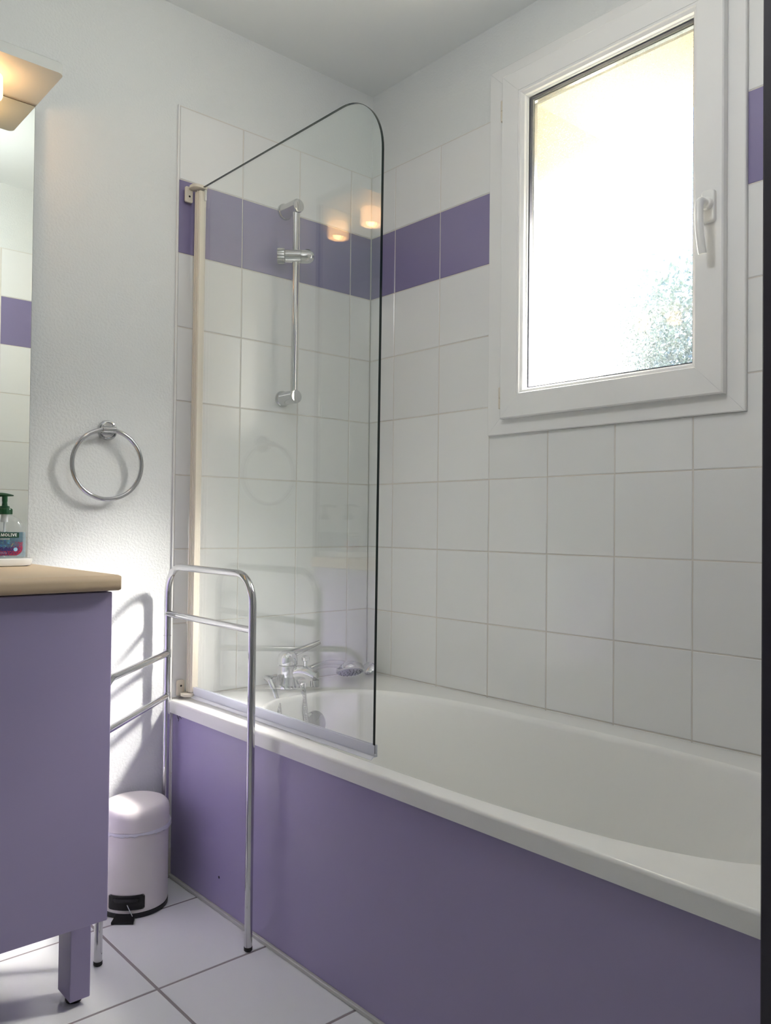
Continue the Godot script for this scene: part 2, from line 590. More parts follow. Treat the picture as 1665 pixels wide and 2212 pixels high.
# ---------------------------------------------------------------- bathtub
func build_tub() -> void:
	var t := thing("bathtub", "white bathtub with a lavender front panel under the frosted window", "bathtub")
	var hx := 0.283
	var hz := 0.705
	var cen := Vector3(-0.371, 0, 0.872)
	var lo := Vector2(-0.6925, 0.0015)
	var hi := Vector2(-0.0015, 1.598)
	var angs := []
	for k in 120: angs.append(TAU * k / 120.0)
	for cx in [lo.x, hi.x]:
		for cz in [lo.y, hi.y]:
			var an := atan2(cz - cen.z, cx - cen.x)
			angs.append(an if an >= 0 else an + TAU)
	angs.sort()
	var outer := func(inset: float, y: float) -> PackedVector3Array:
		var r := PackedVector3Array()
		for an in angs:
			var d := Vector2(cos(an), sin(an))
			var s := 1e9
			if d.x > 1e-6: s = minf(s, (hi.x - cen.x) / d.x)
			if d.x < -1e-6: s = minf(s, (lo.x - cen.x) / d.x)
			if d.y > 1e-6: s = minf(s, (hi.y - cen.z) / d.y)
			if d.y < -1e-6: s = minf(s, (lo.y - cen.z) / d.y)
			var p := Vector2(cen.x, cen.z) + d * s
			p.x = clampf(p.x, lo.x + inset, hi.x - inset)
			p.y = clampf(p.y, lo.y + inset, hi.y - inset)
			r.append(Vector3(p.x, y, p.y))
		return r
	var inner := func(dx: float, dz0: float, dz1: float, y: float, ex: float) -> PackedVector3Array:
		var r := PackedVector3Array()
		for an in angs:
			var d := Vector2(cos(an) / (hx - dx), sin(an) / (hz - (dz0 if sin(an) < 0 else dz1)))
			var s := pow(pow(absf(d.x), ex) + pow(absf(d.y), ex), -1.0 / ex)
			r.append(Vector3(cen.x + cos(an) * s, y, cen.z + sin(an) * s))
		return r
	var rings := [outer.call(0.004, 0.440), outer.call(0.0, 0.441), outer.call(0.0, 0.468), outer.call(0.002, 0.4725), outer.call(0.006, 0.475)]
	for e in [[0.0, 0.475], [0.004, 0.4735], [0.008, 0.469], [0.0105, 0.46]]: rings.append(inner.call(e[0], e[0], e[0], e[1], 3.0))
	rings.append(inner.call(0.018, 0.022, 0.06, 0.38, 2.9))
	rings.append(inner.call(0.030, 0.040, 0.13, 0.26, 2.8))
	rings.append(inner.call(0.046, 0.06, 0.20, 0.15, 2.7))
	rings.append(inner.call(0.065, 0.08, 0.24, 0.115, 2.6))
	rings.append(inner.call(0.10, 0.12, 0.29, 0.098, 2.5))
	rings.append(inner.call(0.24, 0.5, 0.6, 0.094, 2.2))
	var b := Mb.new()
	b.loft(rings, false)
	b.t(Vector3.ZERO, Vector3.ZERO, Vector3.ZERO)
	var last: PackedVector3Array = rings[-1]
	b.begin()
	for k in last.size(): b.t(cen + Vector3(0, 0.094, 0), last[(k + 1) % last.size()], last[k])
	part("tub", b, M.enamel, t, "", 50.0)
	# overflow cover on the head end
	var oc := Mb.new()
	oc.xf = Transform3D(Basis(Vector3.RIGHT, PI / 2 - 0.2), Vector3(-0.348, 0.392, 0.189))
	oc.lathe([[0.036, -0.004], [0.036, 0.004], [0.031, 0.009], [0.012, 0.011]], 32)
	part("overflow_cover", oc, M.chrome, t, "round chrome overflow cover")
	# the front panel
	var pn := part("front_panel", Mb.new().box(Vector3(-0.682, 0.0095, 0.002), Vector3(-0.666, 0.4395, 1.598), 0.001), M.laminate, t, "lavender laminate front panel")
	var hole := Mb.new()
	hole.xf = Transform3D(Basis(Vector3.BACK, PI / 2), Vector3(-0.6818, 0.082, 0.255))
	hole.lathe([[0.0032, 0.0], [0.0032, 0.0006]], 14)
	part("screw_hole", hole, M.dark, pn)

# ---------------------------------------------------------------- shower screen
func build_screen() -> void:
	var s := thing("shower_screen", "clear glass shower screen with one rounded top corner standing on the bathtub rim", "shower screen", Vector3(-0.6385, 0.4806, 0.005))
	s.rotation = Vector3(0.0065, 0.012, 0.0)
	var h := 1.3745     # glass top over the rim
	var z0 := 0.030
	var z1 := 0.763
	var r := 0.135
	var poly := PackedVector2Array([Vector2(z0, 0.008), Vector2(z1, 0.008)])
	for k in 17:
		var an := PI / 2 * k / 16.0
		poly.append(Vector2(z1 - r + r * cos(an), h - r + r * sin(an)))
	poly.append(Vector2(z0, h))
	var place := Transform3D(Basis(Vector3(0, 0, 1), Vector3(0, 1, 0), Vector3(-1, 0, 0)), Vector3.ZERO)
	var g := Mb.new()
	g.xf = place
	g.prism(poly, -0.0025, 0.0025)
	part("glass_panel", g, M.glass, s)
	# the polished edge: dark green seen end on
	var e := Mb.new()
	var rings := []
	for i in range(1, poly.size()):
		var p := poly[i]
		var dir := (poly[mini(i + 1, poly.size() - 1)] - poly[maxi(i - 1, 1)]).normalized()
		var nn := Vector2(dir.y, -dir.x)
		var rr := PackedVector3Array()
		for o in [[-0.0028, 0.0004], [0.0028, 0.0004], [0.0028, -0.0006], [-0.0028, -0.0006]]:
			var u: Vector2 = p + nn * o[1]
			rr.append(Vector3(-o[0], u.y, u.x))
		rings.append(rr)
	e.loft(rings)
	part("glass_edge", e, M.glass_edge, s, "dark green polished glass edge")
	# hinge profile
	var pr := Mb.new()
	pr.box(Vector3(-0.011, 0.010, 0.006), Vector3(0.011, h - 0.008, 0.034), 0.003)
	pr.box(Vector3(-0.0125, 0.010, 0.013), Vector3(-0.010, h - 0.008, 0.0155), 0.0006)
	pr.box(Vector3(-0.0125, 0.010, 0.022), Vector3(-0.010, h - 0.008, 0.0245), 0.0006)
	part("hinge_profile", pr, M.bracket, s, "cream white hinge profile")
	# pivot brackets
	for up in [1, 0]:
		var y := h if up else 0.0
		var k := Mb.new()
		k.xf = Transform3D(Basis(Vector3.RIGHT, PI / 2), Vector3(-0.006, y + (0.001 if up else 0.006), 0.018)) * Transform3D(Basis.IDENTITY, Vector3.ZERO)
		k.prism(round_rect(0.046, 0.040, 0.017), -0.004, 0.004, 0.001)
		k.xf = Transform3D(Basis.IDENTITY, Vector3(-0.024, y + (-0.016 if up else 0.022), -0.004))
		k.prism(round_rect(0.022, 0.042, 0.004), 0.0, 0.006, 0.001)
		var bk := part("pivot_bracket", k, M.bracket, s)
		var sc := Mb.new()
		sc.xf = Transform3D(Basis(Vector3.RIGHT, PI / 2), Vector3(-0.024, y + (-0.022 if up else 0.028), 0.0005))
		sc.lathe([[0.0048, 0.0], [0.0048, 0.0028], [0.004, 0.003]], 16)
		part("screw_socket", sc, M.bracket, bk)
		var dk := Mb.new()
		dk.xf = Transform3D(Basis(Vector3.RIGHT, PI / 2), Vector3(-0.024, y + (-0.022 if up else 0.028), 0.002))
		dk.lathe([[0.0028, 0.0], [0.0028, 0.002]], 12)
		part("screw", dk, M.dark, bk)
	part("end_cap", Mb.new().box(Vector3(0.003, h - 0.035, 0.031), Vector3(0.008, h - 0.006, 0.040), 0.001), M.plastic, s)
	# seal along the bottom
	var b := Mb.new()
	b.box(Vector3(-0.0045, 0.003, 0.032), Vector3(-0.0028, 0.027, 0.769), 0.0006)
	b.box(Vector3(0.0028, 0.003, 0.032), Vector3(0.0045, 0.027, 0.769), 0.0006)
	b.box(Vector3(-0.0045, 0.003, 0.032), Vector3(0.0045, 0.0075, 0.769), 0.0006)
	var sl := part("bottom_seal", b, M.seal, s)
	var fin := Mb.new()
	fin.loft([PackedVector3Array([Vector3(-0.004, 0.006, 0.034), Vector3(-0.002, 0.004, 0.034), Vector3(-0.011, -0.002, 0.034), Vector3(-0.012, -0.001, 0.034)]), PackedVector3Array([Vector3(-0.004, 0.006, 0.767), Vector3(-0.002, 0.004, 0.767), Vector3(-0.011, -0.002, 0.767), Vector3(-0.012, -0.001, 0.767)])])
	part("drip_fin", fin, M.seal, sl)

# ---------------------------------------------------------------- vanity
func build_vanity() -> void:
	var v := thing("vanity_cabinet", "lavender vanity cabinet on square legs at the left edge, under the beige countertop", "cabinet", Vector3(-1.468, 0, 0.25))
	var o := Vector3(-1.468, 0, 0.25)
	var sh := func(x: float, y: float, z: float) -> Vector3: return Vector3(x, y, z) - o
	part("carcass", Mb.new().box(sh.call(-1.866, 0.186, 0.004), sh.call(-1.0685, 0.8165, 0.4815), 0.001), M.laminate, v)
	part("door", Mb.new().box(sh.call(-1.467, 0.188, 0.483), sh.call(-1.0665, 0.814, 0.501), 0.0015), M.laminate, v)
	part("door", Mb.new().box(sh.call(-1.868, 0.188, 0.483), sh.call(-1.470, 0.814, 0.501), 0.0015), M.laminate, v)
	for x in [-1.109, -1.866]:
		for z in [0.366, 0.012]:
			var l := part("leg", Mb.new().box(sh.call(x, 0.014, z), sh.call(x + 0.040, 0.1865, z + 0.064), 0.0015), M.laminate, v)
			var f := Mb.new()
			f.xf = Transform3D(Basis.IDENTITY, sh.call(x + 0.020, 0.0, z + 0.032))
			f.lathe([[0.015, 0.0005], [0.016, 0.003], [0.016, 0.014]], 20)
			part("foot_glide", f, M.black, l)
	# countertop with a bull-nosed front edge
	var c := thing("countertop", "pale beige countertop with rounded front edge on the lavender cabinet", "countertop", Vector3(-1.468, 0.817, 0.25))
	var pf := PackedVector2Array([Vector2(0.0, 0.0), Vector2(0.0, 0.030)])
	for k in 9:
		var an := PI / 2 * (1.0 - k / 8.0)
		pf.append(Vector2(0.510 + 0.012 * cos(an), 0.018 + 0.012 * sin(an)))
	for k in 9:
		var an := -PI / 2 * k / 8.0
		pf.append(Vector2(0.510 + 0.012 * cos(an), 0.012 + 0.012 * sin(an)))
	var ends := []
	for x in [-1.880, -1.0605, -1.0580]:
		var r := PackedVector3Array()
		for p in pf:
			var g: Vector2 = p
			if x > -1.059: g = Vector2(clampf(p.x, 0.0, 0.5195), clampf(p.y, 0.002, 0.028))
			r.append(Vector3(x, 0.817 + g.y, g.x + 0.002) - Vector3(-1.468, 0.817, 0.25))
		ends.append(r)
	part("top", Mb.new().loft(ends), M.worktop, c)

# ---------------------------------------------------------------- towel rack
func build_rack() -> void:
	var t := thing("towel_rack", "freestanding chrome tube towel rack with two hinged arches beside the bathtub", "towel rack", Vector3(-0.716, 0, 0.032))
	var R := 0.0088
	# the tall arch, parallel to the tub
	var p0 := Vector3(0, 0.004, 0)
	var p1 := Vector3(-0.010, 0.004, 0.428)
	var along := (p1 - p0).normalized()
	var L := (p1 - p0).length()
	var path := PackedVector3Array()
	path.append(p0)
	path.append(Vector3(0, 0.3, 0))
	path.append(Vector3(0, 0.73, 0))
	arc(path, along * 0.07 + Vector3(0, 0.763, 0), -along, Vector3.UP, 0.07, 12)
	arc(path, along * (L - 0.068) + Vector3(0, 0.765, 0), Vector3.UP, along, 0.068, 12)
	path.append(along * L + Vector3(0, 0.73, 0))
	path.append(along * L + Vector3(0, 0.3, 0))
	path.append(along * L + Vector3(0, 0.004, 0))
	part("tall_arch", Mb.new().tube(path, R, 20), M.chrome, t)
	part("crossbar", Mb.new().tube(PackedVector3Array([along * 0.004 + Vector3(0, 0.709, 0), along * (L - 0.004) + Vector3(0, 0.709, 0)]), 0.0082, 18), M.chrome, t)
	# the low arch, turned out from the corner post
	var q1 := Vector3(-1.002, 0.004, 0.304) - Vector3(-0.716, 0, 0.032)
	var al := Vector3(q1.x, 0, q1.z).normalized()
	var l := Vector3(q1.x, 0, q1.z).length()
	path = PackedVector3Array()
	path.append(al * 0.006 + Vector3(0, 0.604, 0))
	path.append(al * (l - 0.06) + Vector3(0, 0.604, 0))
	arc(path, al * (l - 0.055) + Vector3(0, 0.549, 0), Vector3.UP, al, 0.055, 10)
	path.append(al * l + Vector3(0, 0.5, 0))
	path.append(al * l + Vector3(0, 0.25, 0))
	path.append(al * l + Vector3(0, 0.004, 0))
	part("low_arch", Mb.new().tube(path, R, 20), M.chrome, t)
	part("crossbar", Mb.new().tube(PackedVector3Array([al * 0.006 + Vector3(0, 0.492, 0), al * (l - 0.004) + Vector3(0, 0.492, 0)]), 0.0082, 18), M.chrome, t)
	for y in [0.604, 0.492]:
		var c := Mb.new()
		c.xf = Transform3D(Basis.IDENTITY, Vector3(0, y, 0))
		c.lathe([[R + 0.0002, -0.011], [R + 0.0016, -0.010], [R + 0.0016, 0.010], [R + 0.0002, 0.011]], 20)
		part("hinge_collar", c, M.chrome, t)
	var rg := Mb.new()
	rg.xf = Transform3D(Basis.IDENTITY, Vector3(0, 0.651, 0))
	rg.lathe([[R, -0.0015], [R + 0.0012, -0.001], [R + 0.0012, 0.001], [R, 0.0015]], 20)
	part("stop_ring", rg, M.chrome, t)
	for f in [Vector3.ZERO, along * L, al * l]:
		var k := Mb.new()
		k.xf = Transform3D(Basis.IDENTITY, Vector3(f.x, 0, f.z))
		k.lathe([[R - 0.001, 0.0002], [R + 0.0006, 0.002], [R + 0.0006, 0.009], [R + 0.0001, 0.0095]], 20)
		part("foot_cap", k, M.black, t)

# ---------------------------------------------------------------- pedal bin
func build_bin() -> void:
	var t := thing("pedal_bin", "small cream white pedal bin with domed lid on the floor beside the bathtub panel", "bin", Vector3(-0.822, 0, 0.0865))
	var r := 0.080
	part("base_ring", Mb.new().lathe([[r - 0.003, 0.0005], [r + 0.001, 0.002], [r + 0.001, 0.011], [r - 0.002, 0.013]], 48), M.black, t)
	part("body", Mb.new().lathe([[r - 0.001, 0.012], [r, 0.014], [r, 0.196], [r - 0.001, 0.198], [r - 0.004, 0.198]], 64), M.bin, t)
	part("lid", Mb.new().lathe([[r - 0.001, 0.200], [r + 0.0015, 0.2025], [r + 0.002, 0.234], [r + 0.001, 0.2425], [r - 0.002, 0.2495], [r - 0.007, 0.2548], [r - 0.014, 0.2580], [r - 0.026, 0.2600], [0.03, 0.2612], [0.006, 0.2614]], 64), M.bin, t, "domed cream lid")
	# the bin bag's hem, folded out between lid and body
	var rings := []
	var hn := noise(2.0, 3)
	for i in 97:
		var an := TAU * i / 96.0
		var d := Vector3(cos(an), 0, sin(an))
		var w := hn.get_noise_2d(cos(an) * 3.0, sin(an) * 3.0)
		var f := hn.get_noise_2d(cos(an) * 14.0 + 9.0, sin(an) * 14.0)
		var drop := 0.0035 + 0.005 * (0.5 + 0.5 * sin(an * 2.0 + 0.6)) + 0.004 * w
		var out := r + 0.0022 + 0.0035 * maxf(0.0, cos(an - 0.4)) + 0.002 * f
		rings.append(PackedVector3Array([d * (r - 0.002) + Vector3(0, 0.2005, 0), d * out + Vector3(0, 0.2015 + 0.004 * maxf(0.0, cos(an - 0.4)) + 0.001 * f, 0), d * (out + 0.0008) + Vector3(0, 0.198 - drop * 0.5, 0), d * (r + 0.0012 + 0.001 * absf(f)) + Vector3(0, 0.198 - drop, 0), d * (r + 0.0004) + Vector3(0, 0.1985 - drop, 0)]))
	part("bin_bag", Mb.new().loft(rings, false), M.bag, t, "thin white bag hem", 60.0)
	# recess and pedal, turned to the camera's left
	var turn := Basis(Vector3.UP, -0.68)
	var curve := func(w: float, y0: float, y1: float, rad0: float, rad1: float, rr: float) -> Mb:
		var b := Mb.new()
		var poly := round_rect(w, y1 - y0, rr, 4)
		b.begin()
		var rgs := []
		for lay in [rad0, rad1]:
			var pts := PackedVector3Array()
			for p in poly:
				var a2 := p.x / r
				pts.append(turn * Vector3(sin(a2) * lay, (y0 + y1) / 2 + p.y, cos(a2) * lay))
			rgs.append(pts)
		var n := poly.size()
		for k in n: b.q(rgs[0][k], rgs[0][(k + 1) % n], rgs[1][(k + 1) % n], rgs[1][k])
		# face in columns so that it follows the body
		for lay in 2:
			var cols := 12
			for k in cols:
				var xa := -w / 2 + w * k / cols
				var xb := -w / 2 + w * (k + 1) / cols
				var hh := func(x: float) -> float:
					var e := absf(x) - (w / 2 - rr)
					return (y1 - y0) / 2 - (0.0 if e <= 0.0 else rr - sqrt(maxf(0.0, rr * rr - e * e)))
				var rd: float = rgs[lay][0].length() * 0.0 + (rad0 if lay == 0 else rad1)
				var f := func(x: float, y: float) -> Vector3: return turn * Vector3(sin(x / r) * rd, (y0 + y1) / 2 + y, cos(x / r) * rd)
				if lay == 1: b.q(f.call(xa, -hh.call(xa)), f.call(xb, -hh.call(xb)), f.call(xb, hh.call(xb)), f.call(xa, hh.call(xa)))
				else: b.q(f.call(xa, hh.call(xa)), f.call(xb, hh.call(xb)), f.call(xb, -hh.call(xb)), f.call(xa, -hh.call(xa)))
		b.close()
		return b
	var rec := part("pedal_recess", curve.call(0.088, 0.021, 0.056, r - 0.006, r + 0.002, 0.005), M.black, t)
	part("finger_lip", curve.call(0.062, 0.041, 0.049, r + 0.001, r + 0.0045, 0.003), mat(Color(0.13, 0.13, 0.15), 0.25), rec)
	part("painted_shadow_strip", curve.call(0.068, 0.026, 0.030, r + 0.0015, r + 0.0026, 0.0015), M.dark, rec)  # solid dark strip, paints a shadow line inside the recess
	var pd := Mb.new()
	pd.xf = Transform3D(turn, Vector3.ZERO)
	pd.loft([PackedVector3Array([Vector3(-0.023, 0.004, 0.078), Vector3(0.023, 0.004, 0.078), Vector3(0.023, 0.011, 0.078), Vector3(-0.023, 0.011, 0.078)]), PackedVector3Array([Vector3(-0.026, 0.001, 0.108), Vector3(0.026, 0.001, 0.108), Vector3(0.026, 0.006, 0.108), Vector3(-0.026, 0.006, 0.108)])])
	part("pedal", pd, M.black, t)
	part("pedal_rod", Mb.new().tube(PackedVector3Array([turn * Vector3(0.004, 0.034, 0.081), turn * Vector3(0.020, 0.013, 0.094)]), 0.0013, 10), M.steel, t)

# ---------------------------------------------------------------- on the tub and the wall behind it
func build_bath_fittings() -> void:
	var m := thing("bath_mixer", "chrome single-lever bath mixer behind the glass screen on the bathtub deck", "tap", Vector3(-0.362, 0.4752, 0.075))
	part("base", Mb.new().lathe([[0.036, 0.0], [0.037, 0.004], [0.034, 0.014], [0.030, 0.022], [0.0285, 0.040], [0.0285, 0.062], [0.0265, 0.066]], 36), M.chrome, m)
	var cap := Mb.new()
	cap.lathe([[0.025, 0.067], [0.0285, 0.069], [0.0290, 0.084], [0.026, 0.097], [0.017, 0.106], [0.003, 0.108]], 36)
	var lv := part("lever_cap", cap, M.chrome, m)
	var lp := PackedVector3Array()
	var lr := PackedFloat32Array()
	for k in 9:
		var f := k / 8.0
		lp.append(Vector3(0.008 + 0.094 * f, 0.096 + 0.029 * f, 0.002 + 0.014 * f))
		lr.append(0.0125 - 0.006 * f)
	part("lever", Mb.new().tube(lp, 0.008, 14, lr), M.chrome, lv)
	var sp := PackedVector3Array()
	var sr := PackedFloat32Array()
	for k in 11:
		var f := k / 10.0
		sp.append(Vector3(0.010 + 0.032 * f, 0.036 + 0.012 * sin(f * PI) + 0.002 * f, 0.080 * f))
		sr.append(0.0225 - 0.006 * f)
	part("spout", Mb.new().tube(sp, 0.015, 20, sr), M.chrome, m)
	var ar := Mb.new()
	ar.xf = Transform3D(Basis.IDENTITY, Vector3(0.041, 0.010, 0.076))
	ar.lathe([[0.0115, 0.0], [0.0130, 0.002], [0.0130, 0.020]], 24)
	part("aerator", ar, M.chrome, m)
	var kn := Mb.new()
	kn.xf = Transform3D(Basis.IDENTITY, Vector3(0.030, 0.060, 0.046))
	kn.lathe([[0.0055, -0.006], [0.0055, 0.020], [0.0105, 0.022], [0.0115, 0.031], [0.008, 0.035]], 20)
	part("diverter_knob", kn, M.chrome, m)
	# hand shower lying on the deck, its corrugated hose looping into the tub
	var hs := thing("hand_shower", "chrome hand shower lying on the bathtub deck behind the glass screen", "shower head", Vector3(-0.150, 0.477, 0.085))
	var hp := PackedVector3Array()
	var hr := PackedFloat32Array()
	for k in 13:
		var f := k / 12.0
		hp.append(Vector3(-0.160 + 0.145 * f, 0.036 + 0.018 * sin(f * PI * 0.85), -0.012 + 0.012 * f))
		hr.append(0.010 + 0.004 * f * f)
	part("grip", Mb.new().tube(hp, 0.011, 16, hr), M.chrome, hs)
	var hd := Mb.new()
	hd.xf = Transform3D(Basis(Vector3.BACK, -0.22) * Basis(Vector3.RIGHT, -0.42), Vector3(0.008, 0.033, 0.004))
	hd.lathe([[0.040, -0.012], [0.043, -0.009], [0.043, -0.002], [0.038, 0.008], [0.024, 0.017], [0.008, 0.020]], 32)
	var head := part("head", hd, M.chrome, hs)
	var fc := Mb.new()
	fc.xf = hd.xf
	fc.lathe([[0.036, -0.0135], [0.039, -0.0125], [0.039, -0.0115]], 28)
	part("spray_face", fc, mat(Color(0.62, 0.62, 0.66), 0.4), head, "grey spray face")
	var nz := Mb.new()
	for ring in [[6, 0.010], [11, 0.020], [16, 0.031]]:
		for k in ring[0]:
			var an: float = TAU * k / ring[0]
			nz.xf = hd.xf * Transform3D(Basis.IDENTITY, Vector3(cos(an) * ring[1], -0.0145, sin(an) * ring[1]))
			nz.lathe([[0.0012, -0.0012], [0.0018, 0.001]], 6)
	part("nozzles", nz, M.dark, head).set_meta("kind", "stuff")
	var hose := func(pts: Array) -> Mb:
		var cv := Curve3D.new()
		for i in pts.size():
			var tan: Vector3 = (pts[mini(i + 1, pts.size() - 1)] - pts[maxi(i - 1, 0)]) / 5.0
			cv.add_point(pts[i], -tan, tan)
		var len := cv.get_baked_length()
		var pp := PackedVector3Array()
		var rr := PackedFloat32Array()
		var n := int(len / 0.0011)
		for k in n + 1:
			pp.append(cv.sample_baked(len * k / n))
			rr.append(0.0070 + 0.0007 * sin(k * TAU / 4.0))
		return Mb.new().tube(pp, 0.0068, 12, rr)
	var base := Vector3(-0.150, 0.477, 0.085)
	var a: Array = []
	for p in [[-0.308, 0.512, 0.073], [-0.340, 0.506, 0.030], [-0.385, 0.500, 0.022], [-0.420, 0.508, 0.052], [-0.437, 0.508, 0.098], [-0.450, 0.492, 0.138], [-0.464, 0.462, 0.180], [-0.485, 0.40, 0.222], [-0.470, 0.22, 0.265], [-0.430, 0.15, 0.300], [-0.395, 0.19, 0.285], [-0.392, 0.33, 0.222], [-0.380, 0.44, 0.187], [-0.366, 0.492, 0.158]]:
		a.append(Vector3(p[0], p[1], p[2]) - base)
	part("hose", hose.call(a), M.chrome, hs, "corrugated chrome hose", 30.0)
	var nut := Mb.new()
	nut.xf = Transform3D(Basis.IDENTITY, Vector3(-0.365, 0.486, 0.157) - base)
	nut.lathe([[0.0085, 0.0], [0.0095, 0.002], [0.0095, 0.016], [0.008, 0.018]], 16)
	part("hose_nut", nut, M.chrome, hs)
	# loose threads caught under the lip of the tub
	var th := thing("loose_thread", "few short black threads hanging under the bathtub rim at its back corner", "thread", Vector3(-0.6832, 0.440, 0.03))
	for q in [[0.0, 0.012, 0.006], [0.012, 0.018, -0.004], [0.016, 0.009, 0.008]]:
		part("strand", Mb.new().tube(PackedVector3Array([Vector3(0, 0.001, q[0]), Vector3(-0.0008, -q[1] * 0.5, q[0] + q[2] * 0.2), Vector3(-0.0006, -q[1], q[0] + q[2])]), 0.0005, 6), M.black, th)
	# the waste plug lying by the corner
	var pg := thing("bath_plug", "chrome bath plug leaning on its stem at the far bathtub corner", "plug", Vector3(-0.048, 0.476, 0.070))
	pg.rotation = Vector3(0.0, 0.5, 0.0)
	var pd := Mb.new()
	pd.xf = Transform3D(Basis(Vector3.BACK, 0.95), Vector3(-0.004, 0.021, 0.0))
	pd.lathe([[0.017, -0.002], [0.0215, 0.0], [0.0215, 0.003], [0.015, 0.006], [0.004, 0.007]], 28)
	part("disc", pd, M.chrome, pg)
	var ru := Mb.new()
	ru.xf = pd.xf
	ru.lathe([[0.013, -0.007], [0.0165, -0.005], [0.0165, -0.002]], 24)
	part("washer", ru, M.black, pg)
	var st := Mb.new()
	st.xf = pd.xf
	st.lathe([[0.0028, -0.030], [0.0028, -0.006]], 12)
	part("stem", st, M.steel, pg)

func build_wall_fittings() -> void:
	# slide bar
	var t := thing("shower_slide_bar", "chrome shower slide bar on the tiled wall behind the glass screen", "shower rail", Vector3(-0.340, 1.60, 0.0))
	part("rail", Mb.new().tube(PackedVector3Array([Vector3(-0.002, -0.275, 0.060), Vector3(-0.002, 0.27, 0.060)]), 0.0095, 20), M.chrome, t)
	for y in [0.279, -0.281]:
		var b := Mb.new()
		b.xf = Transform3D(Basis(Vector3.RIGHT, PI / 2), Vector3(-0.002, y, 0.0))
		b.lathe([[0.0245, 0.0005], [0.0245, 0.005], [0.0225, 0.008], [0.0200, 0.012], [0.0200, 0.070], [0.0190, 0.0735], [0.015, 0.0745]], 32)
		part("wall_bracket", b, M.chrome, t)
	var ax := Vector3(0.80, 0.0, 0.60)
	var sl := Mb.new()
	sl.xf = tilted(Vector3(-0.002, 0.132, 0.060), Vector3.UP, ax)
	sl.lathe([[0.0185, -0.030], [0.0195, -0.028], [0.0200, 0.016], [0.0193, 0.0165], [0.0200, 0.017], [0.0200, 0.034], [0.0180, 0.044], [0.0135, 0.051], [0.007, 0.055], [0.002, 0.056]], 28)
	var sb := part("slider", sl, M.chrome, t)
	var kb := Mb.new()
	kb.xf = sl.xf
	var rings := []
	for y in [-0.052, -0.049, -0.034, -0.031]:
		var r := PackedVector3Array()
		for k in 48:
			var an := TAU * k / 48
			var rad: float = (0.0235 if k % 4 < 2 else 0.0215) - (0.001 if y < -0.05 or y > -0.032 else 0.0)
			r.append(Vector3(rad * cos(an), y, rad * sin(an)))
		rings.append(r)
	kb.loft(rings)
	part("knob", kb, M.steel, sb)
	var ho := Mb.new()
	ho.xf = Transform3D(Basis.IDENTITY, Vector3(-0.002, 0.132 + 0.0125, 0.060) + ax * 0.036)
	ho.lathe([[0.0085, 0.0], [0.0085, 0.0075]], 18)
	part("holder_socket", ho, M.dark, sb)
	# towel ring
	var g := thing("towel_ring", "round chrome towel ring on the white plaster wall beside the mirror", "towel ring", Vector3(-0.873, 1.181, -0.003))
	var bp := Mb.new()
	bp.xf = Transform3D(Basis(Vector3.RIGHT, PI / 2), Vector3.ZERO)
	bp.lathe([[0.0255, 0.0], [0.0255, 0.004], [0.0235, 0.008], [0.0205, 0.009], [0.019, 0.006], [0.004, 0.006]], 40)
	part("back_plate", bp, M.chrome, g)
	for x in [-0.015, 0.015]:
		var s := Mb.new()
		s.xf = Transform3D(Basis(Vector3.RIGHT, PI / 2), Vector3(x, 0.011, 0.006))
		s.lathe([[0.0045, 0.0], [0.0040, 0.0025], [0.0015, 0.003]], 14)
		part("screw", s, M.steel, g)
	var cl := Mb.new()
	cl.box(Vector3(-0.013, -0.003, 0.003), Vector3(0.011, 0.006, 0.029), 0.002)
	cl.xf = tilted(Vector3(-0.0245, -0.001, 0.031), Vector3.UP, Vector3.RIGHT)
	cl.lathe([[0.0078, 0.0], [0.0086, 0.001], [0.0086, 0.033], [0.0078, 0.034]], 20)
	part("clamp", cl, M.chrome, g)
	var path := PackedVector3Array()
	for k in 73:
		var an := TAU * k / 72.0 + PI / 2
		path.append(Vector3(-0.0085 + 0.0895 * cos(an), -0.001 - 0.0875 + 0.0875 * sin(an), 0.031 - 0.006 * (1.0 - sin(an)) * 0.5))
	part("ring", Mb.new().tube(path, 0.0056, 16), M.chrome, g)
	# mirror and the lamp canopy over it
	var m := thing("wall_mirror", "frameless wall mirror standing on the countertop at the left edge", "mirror", Vector3(-1.468, 0.848, 0.0))
	part("backing", Mb.new().box(Vector3(-0.40, 0.0, -0.003), Vector3(0.3995, 1.090, 0.0155)), M.dark, m, "dark mirror edge")
	part("mirror_glass", Mb.new().box(Vector3(-0.3985, 0.001, 0.0155), Vector3(0.398, 1.0875, 0.020), 0.0008), M.mirror, m)
	var c := thing("lamp_canopy", "white canopy shelf with downward lamp over the wall mirror", "light", Vector3(-1.468, 1.939, 0.0))
	var out := PackedVector2Array([Vector2(-0.40, -0.003), Vector2(0.401, -0.003)])
	for k in 7:
		var an := PI / 2 * k / 6.0
		out.append(Vector2(0.387 + 0.014 * cos(an), 0.186 + 0.014 * sin(an)))
	for k in 7:
		var an := PI / 2 + PI / 2 * k / 6.0
		out.append(Vector2(-0.386 + 0.014 * cos(an), 0.186 + 0.014 * sin(an)))
	var bd := Mb.new()
	bd.xf = Transform3D(Basis(Vector3.RIGHT, -PI / 2) * Basis.from_scale(Vector3(1, -1, 1)), Vector3(0, 0, 0))
	bd.prism(out, 0.0, 0.026, 0.003)
	part("board", bd, M.canopy, c)
	var shade := mat(Color(0.98, 0.94, 0.88), 0.35)
	shade.backlight_enabled = true
	shade.backlight = Color(1, 1, 1)
	shade.emission_enabled = true
	shade.emission = Color(1.0, 0.72, 0.45)
	shade.emission_energy_multiplier = 0.12
	var glow := mat(Color(1, 0.95, 0.85), 0.4)
	glow.emission_enabled = true
	glow.emission = Color(1.0, 0.80, 0.55)
